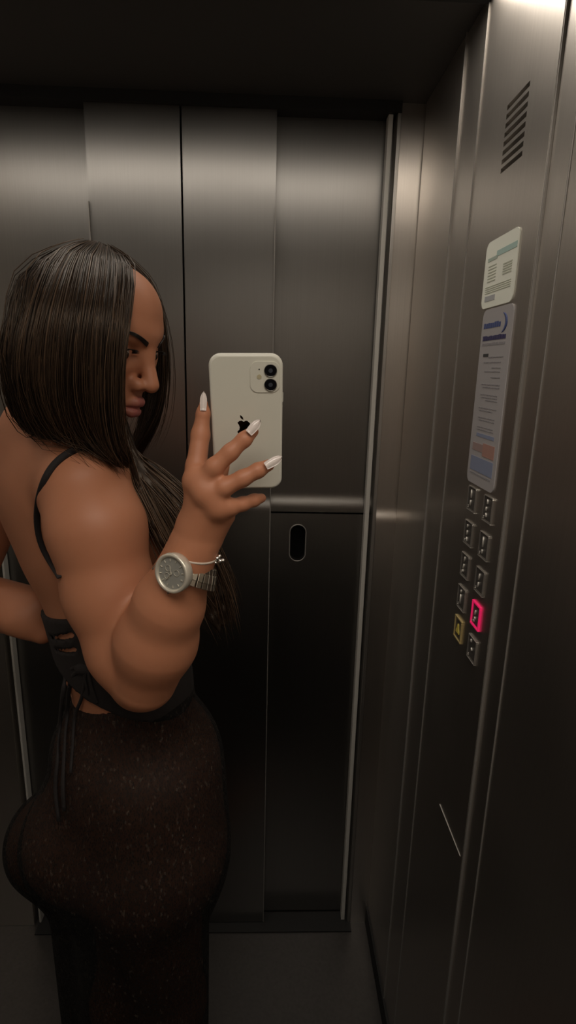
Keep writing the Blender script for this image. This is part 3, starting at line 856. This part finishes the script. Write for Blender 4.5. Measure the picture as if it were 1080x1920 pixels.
for x in np.linspace(0, 1, 5):
    P = push_out(interp(LOCK, x, 14), .008)
    for i in range(13): core.append(U(Cone(P[i], P[i + 1], (.004 + .002 * min(i, 4) / 4) - .004 * i / 13, (.004 + .002 * min(i + 1, 4) / 4) - .004 * (i + 1) / 13), .012))
sh.append(mesh_sdf(core, (-.62, .58, -.45), (.05, .98, .10), 0.004))
Vc, Qc = join_tubes([(v_, [tuple(q) for q in np.asarray(f_).tolist()]) for v_, f_ in sh])
hairo = pobj('hair', np.vstack([Vc, Vh]), Qc + [tuple(i + len(Vc) for i in q) for q in Fh], M_HAIR)
ta = hairo.data.attributes.new('tone', 'FLOAT', 'POINT'); ta.data.foreach_set('value', np.concatenate([np.full(len(Vc), .06), tn]).astype(np.float32))

# ------------------------------------------------------------------ clothes
M_CLOTH = plain('black_fabric', (0.010, 0.007, 0.007), 0.8, noise=.4, nscale=300)
def skirt_mat():
    m, nt, p = newmat('sheer_black_knit')
    p.inputs['Base Color'].default_value = (0.007, 0.006, 0.006, 1); p.inputs['Roughness'].default_value = 0.65
    p.inputs['Specular IOR Level'].default_value = 0.25
    tc = nt.nodes.new('ShaderNodeTexCoord')
    mp = nt.nodes.new('ShaderNodeMapping'); mp.inputs['Scale'].default_value = (420, 420, 190); nt.links.new(tc.outputs['Object'], mp.inputs['Vector'])
    vo = nt.nodes.new('ShaderNodeTexVoronoi'); vo.inputs['Scale'].default_value = 1.0; nt.links.new(mp.outputs[0], vo.inputs['Vector'])
    # glitter thread: a few bright cells
    wn = nt.nodes.new('ShaderNodeSeparateColor'); nt.links.new(vo.outputs['Color'], wn.inputs[0])
    r1 = nt.nodes.new('ShaderNodeMapRange'); r1.inputs['From Min'].default_value = .90; r1.inputs['From Max'].default_value = 1.0
    nt.links.new(wn.outputs[0], r1.inputs['Value'])
    mx = nt.nodes.new('ShaderNodeMix'); mx.data_type = 'RGBA'; mx.inputs['A'].default_value = (0.007, 0.006, 0.006, 1); mx.inputs['B'].default_value = (0.055, 0.045, 0.036, 1)
    nt.links.new(r1.outputs[0], mx.inputs['Factor']); nt.links.new(mx.outputs['Result'], p.inputs['Base Color'])
    r2 = nt.nodes.new('ShaderNodeMapRange'); r2.inputs['From Min'].default_value = .25; r2.inputs['From Max'].default_value = .6
    r2.inputs['To Min'].default_value = 0.93; r2.inputs['To Max'].default_value = 0.74
    nt.links.new(vo.outputs['Distance'], r2.inputs['Value']); nt.links.new(r2.outputs[0], p.inputs['Alpha'])
    return m
M_SKIRT = skirt_mat()
hp2 = [('u', pr, k) for _, pr, k in hips]
hemL, hemR = np.array([hipL[0], hipL[1], ZF + .12]), np.array([hipR[0], hipR[1], ZF + .12])
mid = (hipL + hipR) / 2
skirt_s = hp2 + [U(Ell(P_waist, (.112, .080, .10), axes(P_waist, P_hip)), 0.05), U(Cone(mid + lat * .07, np.array([mid[0], mid[1], ZF + .1]) + lat * .06, .105, .10), .05),
                 U(Cone(mid - lat * .07, np.array([mid[0], mid[1], ZF + .1]) - lat * .06, .105, .10), .05)]
def off(prims, o): return Fn(lambda p: fold(prims, p) - o)
wz = at(150, 1322, .78)[2]
shell = [U(off(skirt_s, .006), 0), ('i', Plane((-0.40, 0, 1), (at(150, 1322, .78))), 0), ('i', Plane((0, 0, -1), (0, 0, ZF + .05)), 0), ('s', off(skirt_s, .002), 0)]
Vs, Qs = mesh_sdf(shell[:3], (-.66, .5, ZF), (.2, 1.25, -.40), 0.005)
skirt = pobj('skirt', Vs, Qs, M_SKIRT)
svh = BVHTree.FromPolygons([tuple(x) for x in Vs.tolist()], Qs.tolist())
# crop top: back band at the waist and front cups
band_pl_top = at(100, 1166, .75); band_pl_bot = at(150, 1262, .78)
tor = torso
axis_t = R_t[2]
topp = [U(off(tor, .0055), 0), ('i', Plane(axis_t * 1.0 + np.array([0, 0, 0.0]), band_pl_top), 0), ('i', Plane(-(axis_t + np.array([.55, -.2, 0])), band_pl_bot), 0)]
def slit(px, r_):
    P = [cast(u, v, None, .004) for u, v in px]
    return [('s', Cone(P[i], P[i + 1], r_, r_), .001) for i in range(len(P) - 1)]
topp += slit([(92, 1190), (104, 1193), (118, 1194), (132, 1192), (148, 1187)], .0048) + slit([(110, 1217), (124, 1219), (138, 1219), (154, 1214)], .004)
Vt, Qt = mesh_sdf(topp, (-.60, .55, -.62), (.02, 1.05, -.15), 0.004)
top_e = empty('top', (0, 0, 0)); top_e.parent = root
def tobj(name, V, Fc, mat): return mesh_obj(name, np.asarray(V) - ro, Fc, mat, top_e, True)
tobj('band', Vt, Qt, M_CLOTH)
cup = [U(off(tor, .006), 0), ('i', Plane(-R_t[1], P_rib + R_t[1] * .075), 0), ('i', Plane(axis_t, at(270, 1035, .79)), 0), ('i', Plane(-axis_t, at(300, 1330, .80)), 0)]
Vt, Qt = mesh_sdf(cup, (-.60, .55, -.62), (.05, 1.05, .0), 0.004); tobj('front', Vt, Qt, M_CLOTH)
def flat_strap(px, wd_, name, tree=None, offv=.006, n=30, par=None, thick=.4):
    P = catmull([cast(u, v, tree, offv) for u, v in px], n)
    for _ in range(4): P[1:-1] = .5 * P[1:-1] + .25 * (P[:-2] + P[2:])
    v_, f_ = tube(P, wd_, 8, flat=thick, nrm=-P / np.linalg.norm(P, axis=1)[:, None])
    return tobj(name, v_, f_, M_CLOTH)
flat_strap([(152, 838), (134, 846), (112, 860), (92, 882), (77, 915), (69, 955), (70, 995), (80, 1030), (98, 1060), (112, 1082)], np.linspace(.0046, .0036, 30), 'strap')
# lacing of the back band and hanging tie ends
def cord(px, dep, r, name='tie'):
    P = catmull([at(u, v, d) for (u, v), d in zip(px, dep)], 28)
    v_, f_ = tube(P, r, 7, flat=.6); return tobj(name, v_, f_, M_CLOTH)
def skirt_d(u, v, o=.006):
    p = cast(u, v, svh, o, .74); return float(p[1])
def hang(px, r, name='tie'):
    P = catmull([cast(u, v, bvh if v < 1325 else svh, .012, .75) for u, v in px], 30)
    # keep the cord in front of both skin and skirt
    v_, f_ = tube(P, r, 7, flat=.6); return tobj(name, v_, f_, M_CLOTH)
hang([(158, 1255), (140, 1252), (124, 1268), (118, 1300), (112, 1360), (108, 1420), (104, 1480), (110, 1540)], .0035)
hang([(158, 1258), (140, 1264), (130, 1290), (126, 1340), (121, 1400), (118, 1470), (120, 1520)], .0035)
hang([(160, 1258), (158, 1285), (152, 1312), (140, 1345), (136, 1400), (132, 1450)], .0028)
hang([(165, 1258), (172, 1290), (182, 1318)], .003)
hang([(156, 1260), (165, 1300), (172, 1325)], .002)
kb = bmesh.new(); bmesh.ops.create_uvsphere(kb, u_segments=14, v_segments=10, radius=.012)
kp = cast(160, 1254, None, .004)
for v_ in kb.verts: v_.co = Vector((v_.co.x * 1.3, v_.co.y * .7, v_.co.z * .8)) + Vector(kp - ro)
bm_obj('knot', kb, M_CLOTH, top_e, True)

# ------------------------------------------------------------------ phone
mir = np.array([1, -1, 1.0])
px_, pz_, pn_ = cam_r * mir, -cam_d * mir, cam_f * mir     # phone right, phone up, back normal (towards the camera)
py_ = -pn_
LENS = at(507, 692, .60)
PW, PH, PD = .0757, .1509, .0083
pc = LENS - px_ * (PW / 2 - .0128) * 1.0 - pz_ * (PH / 2 - .0160)
ph = empty('smartphone', tuple(pc))
ph.rotation_euler = Matrix(((px_[0], py_[0], pz_[0]), (px_[1], py_[1], pz_[1]), (px_[2], py_[2], pz_[2]))).to_euler()
tag(ph, 'white smartphone with two rear lenses held up in the hand', 'phone')
M_PWHITE = plain('cream_glass_back', (0.70, 0.69, 0.60), 0.22, coat=0.5)
M_PEDGE = plain('cream_case_edge', (0.72, 0.71, 0.63), 0.3)
M_LENS = plain('black_lens_glass', (0.006, 0.006, 0.008), 0.06, coat=1.0)
M_LRING = plain('lens_ring', (0.25, 0.24, 0.22), 0.3, 1.0)
def rrect(w, h, r, N=8):
    P = []
    for cx, cz, a0 in ((w / 2 - r, h / 2 - r, 0), (-w / 2 + r, h / 2 - r, 90), (-w / 2 + r, -h / 2 + r, 180), (w / 2 - r, -h / 2 + r, 270)):
        for k in range(N + 1):
            a = math.radians(a0 + 90 * k / N); P.append((cx + r * math.cos(a), cz + r * math.sin(a)))
    return P
def loft_rr(levels):
    V_ = []; F_ = []; n = None
    for (w, h, r, y) in levels:
        P = rrect(w, h, r); n = len(P); V_ += [(x, y, z) for x, z in P]
    for i in range(len(levels) - 1):
        for k in range(n):
            F_.append((i * n + k, i * n + (k + 1) % n, (i + 1) * n + (k + 1) % n, (i + 1) * n + k))
    F_.append(tuple(range(n))[::-1]); F_.append(tuple((len(levels) - 1) * n + k for k in range(n)))
    return V_, F_
e_ = [(PW - 2 * i, PH - 2 * i, .0125 - i, y) for i, y in ((.0024, -PD / 2 + .0002), (.0012, -PD / 2 + .0006), (.0003, -PD / 2 + .0018), (0, -PD / 2 + .003), (0, PD / 2 - .003), (.0006, PD / 2 - .0012), (.002, PD / 2))]
v_, f_ = loft_rr(e_); mesh_obj('frame', v_, f_, M_PEDGE, ph, True)
v_, f_ = loft_rr([(PW - .0052, PH - .0052, .0105, -PD / 2 - .0001), (PW - .0050, PH - .0050, .0106, -PD / 2 + .001)]); mesh_obj('back_glass', v_, f_, M_PWHITE, ph)
v_, f_ = loft_rr([(PW - .004, PH - .004, .0105, PD / 2 - .0002), (PW - .004, PH - .004, .0105, PD / 2 + .0003)]); mesh_obj('screen', v_, f_, M_LENS, ph)
cmx, cmz = PW / 2 - .0186, PH / 2 - .0230
v_, f_ = loft_rr([(.0300, .0320, .008, -PD / 2 - .0010), (.0304, .0324, .0082, -PD / 2 + .0006)]); v_ = [(x + cmx, y, z + cmz) for x, y, z in v_]
mesh_obj('camera_plate', v_, f_, M_PWHITE, ph)
def disc(cx, cz, r, y0, y1, N=28):
    V_ = [(cx + r * math.cos(2 * math.pi * k / N), y, cz + r * math.sin(2 * math.pi * k / N)) for y in (y0, y1) for k in range(N)]
    F_ = [tuple(range(N)), tuple(range(2 * N - 1, N - 1, -1))] + [(k, N + k, N + (k + 1) % N, (k + 1) % N) for k in range(N)]
    return V_, F_
for lz in (PH / 2 - .0160, PH / 2 - .0306):
    lx = PW / 2 - .0128
    v_, f_ = disc(lx, lz, .0062, -PD / 2 - .0022, -PD / 2); lo = mesh_obj('lens', v_, f_, M_LENS, ph)
    T = [(lx + .0062 * math.cos(a), -PD / 2 - .0021, lz + .0062 * math.sin(a)) for a in np.linspace(0, 2 * math.pi, 29)[:-1]]
    v_, f_ = tube(T, .0004, 6, closed=True); mesh_obj('lens_ring', v_, f_, M_LRING, lo, True)
    v_, f_ = disc(lx, lz, .0022, -PD / 2 - .0024, -PD / 2 - .0021); mesh_obj('lens_pupil', v_, f_, plain('lens_glint', (.05, .055, .07), .1), lo)
v_, f_ = disc(cmx - .0058, cmz + .0005, .0024, -PD / 2 - .0014, -PD / 2); mesh_obj('flash', v_, f_, plain('flash_glass', (.50, .45, .30), .3), ph)
v_, f_ = disc(cmx - .0058, cmz + .0080, .0007, -PD / 2 - .0013, -PD / 2); mesh_obj('microphone', v_, f_, M_BLACK, ph)
# emblem on the back: bitten apple with leaf, mostly under the finger
def extr(poly, y0, y1):
    n = len(poly); V_ = [(x, y0, z) for x, z in poly] + [(x, y1, z) for x, z in poly]
    return V_, [tuple(range(n)), tuple(range(2 * n - 1, n - 1, -1))] + [(k, n + k, n + (k + 1) % n, (k + 1) % n) for k in range(n)]
ap = [(0, .42), (.16, .50), (.32, .48), (.46, .36), (.36, .22), (.30, .05), (.34, -.12), (.48, -.24), (.40, -.44), (.26, -.62), (.12, -.62), (0, -.57), (-.12, -.62), (-.26, -.62),
      (-.42, -.42), (-.50, -.15), (-.50, .10), (-.42, .34), (-.26, .48), (-.12, .49)]
el, _ = None, None
M_EMB = plain('dark_emblem', (.035, .033, .03), .15, 1.0)
q = at(457, 795, .60); lq = np.array([(q - pc).dot(px_), (q - pc).dot(pz_)])
S_ = .0165
sc1 = [(lq[0] + x * -S_ * .9 * 1, lq[1] - .0075 + z * S_) for x, z in ap]
v_, f_ = extr([tuple(p) for p in sc1], -PD / 2 - .00025, -PD / 2 + .0004); em = mesh_obj('emblem', v_, f_, M_EMB, ph)
lf = [(.02, .56), (.06, .72), (.18, .84), (.26, .86), (.24, .70), (.14, .60)]
v_, f_ = extr([(lq[0] - x * S_ * .9, lq[1] - .0075 + z * S_) for x, z in lf], -PD / 2 - .00025, -PD / 2 + .0004); mesh_obj('emblem_leaf', v_, f_, M_EMB, em)
v_, f_ = loft_rr([(.0012, .010, .0005, -.001), (.0012, .010, .0005, .001)]); v_ = [(x + PW / 2, y, z + .030) for x, y, z in v_]
mesh_obj('side_button', v_, f_, M_PEDGE, ph)

# ------------------------------------------------------------------ watch
wa, wb = at(338, 1090, .606), at(362, 1028, .600)
wax = (wb - wa) / np.linalg.norm(wb - wa)                 # along the forearm
wc = at(351, 1069, .606)                                   # centre of the wrist under the watch
wn = np.array([-.50, -.86, .02]); wn -= wax * wn.dot(wax); wn /= np.linalg.norm(wn)
ws = np.cross(wax, wn)
WR = pxr(350, 1078, .606, 46.5)
fc = at(322, 1075, .566)
wt = empty('wristwatch', tuple(fc)); tag(wt, 'silver wristwatch with round grey dial on the raised wrist', 'watch')
def wl(P): return np.asarray(P) - fc
M_SILV = plain('watch_steel', (0.72, 0.68, 0.58), 0.38, 0.5)
M_SILVD = plain('watch_link_steel', (0.22, 0.19, 0.15), 0.35, 0.9)
M_DIAL = plain('grey_dial', (0.34, 0.34, 0.31), 0.45, 0.3)
def lathe(profile, N=40):
    V_ = []; F_ = []
    for r, y in profile:
        for k in range(N):
            a = 2 * math.pi * k / N; V_.append(wn * y + r * 1.07 * (math.cos(a) * ws + math.sin(a) * wax))
    for i in range(len(profile) - 1):
        for k in range(N): F_.append((i * N + k, i * N + (k + 1) % N, (i + 1) * N + (k + 1) % N, (i + 1) * N + k))
    return V_, F_
v_, f_ = lathe([(.001, -.012), (.017, -.012), (.0195, -.009), (.0200, -.003), (.0190, .0)]); mesh_obj('case', v_, f_, M_SILV, wt, True)
v_, f_ = lathe([(.0205, -.002), (.0203, .0012), (.0194, .0024), (.0172, .0020), (.0164, .0004), (.0164, -.002)]); mesh_obj('bezel', v_, f_, M_SILV, wt, True)
v_, f_ = lathe([(.0001, -.0002), (.0166, -.0002)]); dial = mesh_obj('dial', v_, f_, M_DIAL, wt)
L = []
for k in range(12):
    a = 2 * math.pi * k / 12; d = math.cos(a) * ws + math.sin(a) * wax
    L.append(tube([d * .0132 + wn * .0004, d * .0158 + wn * .0004], .0006, 5))
v_, f_ = join_tubes(L); mesh_obj('hour_marks', v_, f_, M_SILV, dial)
for nm, a, ln in (('hour_hand', 2.2, .007), ('minute_hand', -1.9, .0115)):
    d = math.cos(a) * ws + math.sin(a) * wax; v_, f_ = tube([-d * .001 + wn * .0012, d * ln + wn * .0012], [.0007, .0004], 5); mesh_obj(nm, v_, f_, M_SILV, dial)
for a in (0.6, 2.7, -2.2):                                     # sub-dials
    c0 = (math.cos(a) * ws + math.sin(a) * wax) * .0068
    T = [c0 + wn * .0005 + .0033 * (math.cos(t) * ws + math.sin(t) * wax) for t in np.linspace(0, 2 * math.pi, 21)[:-1]]
    v_, f_ = tube(T, .0003, 5, closed=True); mesh_obj('sub_dial', v_, f_, M_SILV, dial)
cd = ws * -1 if (ws.dot(np.array([1, 0, 0])) < 0) else ws
cr = -wax * .0205 + cd * .003
v_, f_ = tube([cr + wn * -.003, cr + wn * -.003 - wax * .0045], .0024, 10); mesh_obj('crown', v_, f_, M_CHROME, wt, True)
# link bracelet round the wrist
vw = wc / np.linalg.norm(wc); sax = wax - vw * wax.dot(vw) * 0.85; sax /= np.linalg.norm(sax)
sn = wn - sax * wn.dot(sax); sn /= np.linalg.norm(sn); sd_ = np.cross(sax, sn)
nl = 30; wd2 = .0115; plain_link = plain('link_centre_steel', (0.34, 0.31, 0.25), 0.3, 0.9)
for k in range(nl):
    a = 2 * math.pi * k / nl
    if math.cos(a) > .80: continue
    rad = WR * 1.06 + .003
    nr = math.cos(a) * sn + math.sin(a) * sd_; tgv = -math.sin(a) * sn + math.cos(a) * sd_
    c0 = wc + nr * rad
    half = math.pi * rad / nl * .90
    for nm, z0, z1, hgt, m_ in (('strap_link', -wd2, wd2, .0016, M_SILVD), ('link_centre', -wd2 * .42, wd2 * .42, .0022, M_SILV)):
        bm = bmesh.new(); add_box(bm, (-half, -.0016, z0), (half, hgt, z1), .0006)
        for vv in bm.verts:
            c = vv.co.copy(); vv.co = Vector(wl(c0) + tgv * c.x + nr * (c.y - .28 * c.z) + sax * c.z)
        if nm == 'strap_link': lk = bm_obj(nm, bm, m_, wt)
        else: bm_obj(nm, bm, plain_link, lk)

# ------------------------------------------------------------------ cord bracelet with a metal charm
bc = at(360, 1034, .6005); bn = wax + ws * .12 * (1 if ws[0] > 0 else -1) * -1; bn /= np.linalg.norm(bn)
br = empty('bracelet', tuple(bc)); tag(br, 'thin cream bracelet with shiny charm cluster just above the watch', 'bracelet')
b1 = np.cross(bn, wn); b1 /= np.linalg.norm(b1); b2 = np.cross(bn, b1)
BR = pxr(360, 1034, .6, 46.5)
T = [BR * (math.cos(t) * b1 + math.sin(t) * b2) for t in np.linspace(0, 2 * math.pi, 49)[:-1]]
v_, f_ = tube(T, .0019, 8, closed=True); mesh_obj('cord', v_, f_, plain('cream_cord', (0.66, 0.56, 0.47), .5), br, True)
M_CHARM = plain('charm_metal', (0.9, 0.88, 0.84), 0.16, 1.0)
for (u, v, d, r) in ((402, 1040, .596, 4.6), (407, 1047, .592, 5), (411, 1043, .598, 4), (413, 1052, .593, 4.4), (418, 1051, .594, 4.0), (399, 1052, .590, 3.6), (404, 1055, .592, 3.4)):
    c0 = at(u, v, d) - bc
    bm = bmesh.new(); bmesh.ops.create_icosphere(bm, subdivisions=2, radius=pxr(u, v, d, r))
    for vv in bm.verts: vv.co += Vector(c0)
    bm_obj('charm', bm, M_CHARM, br, True)
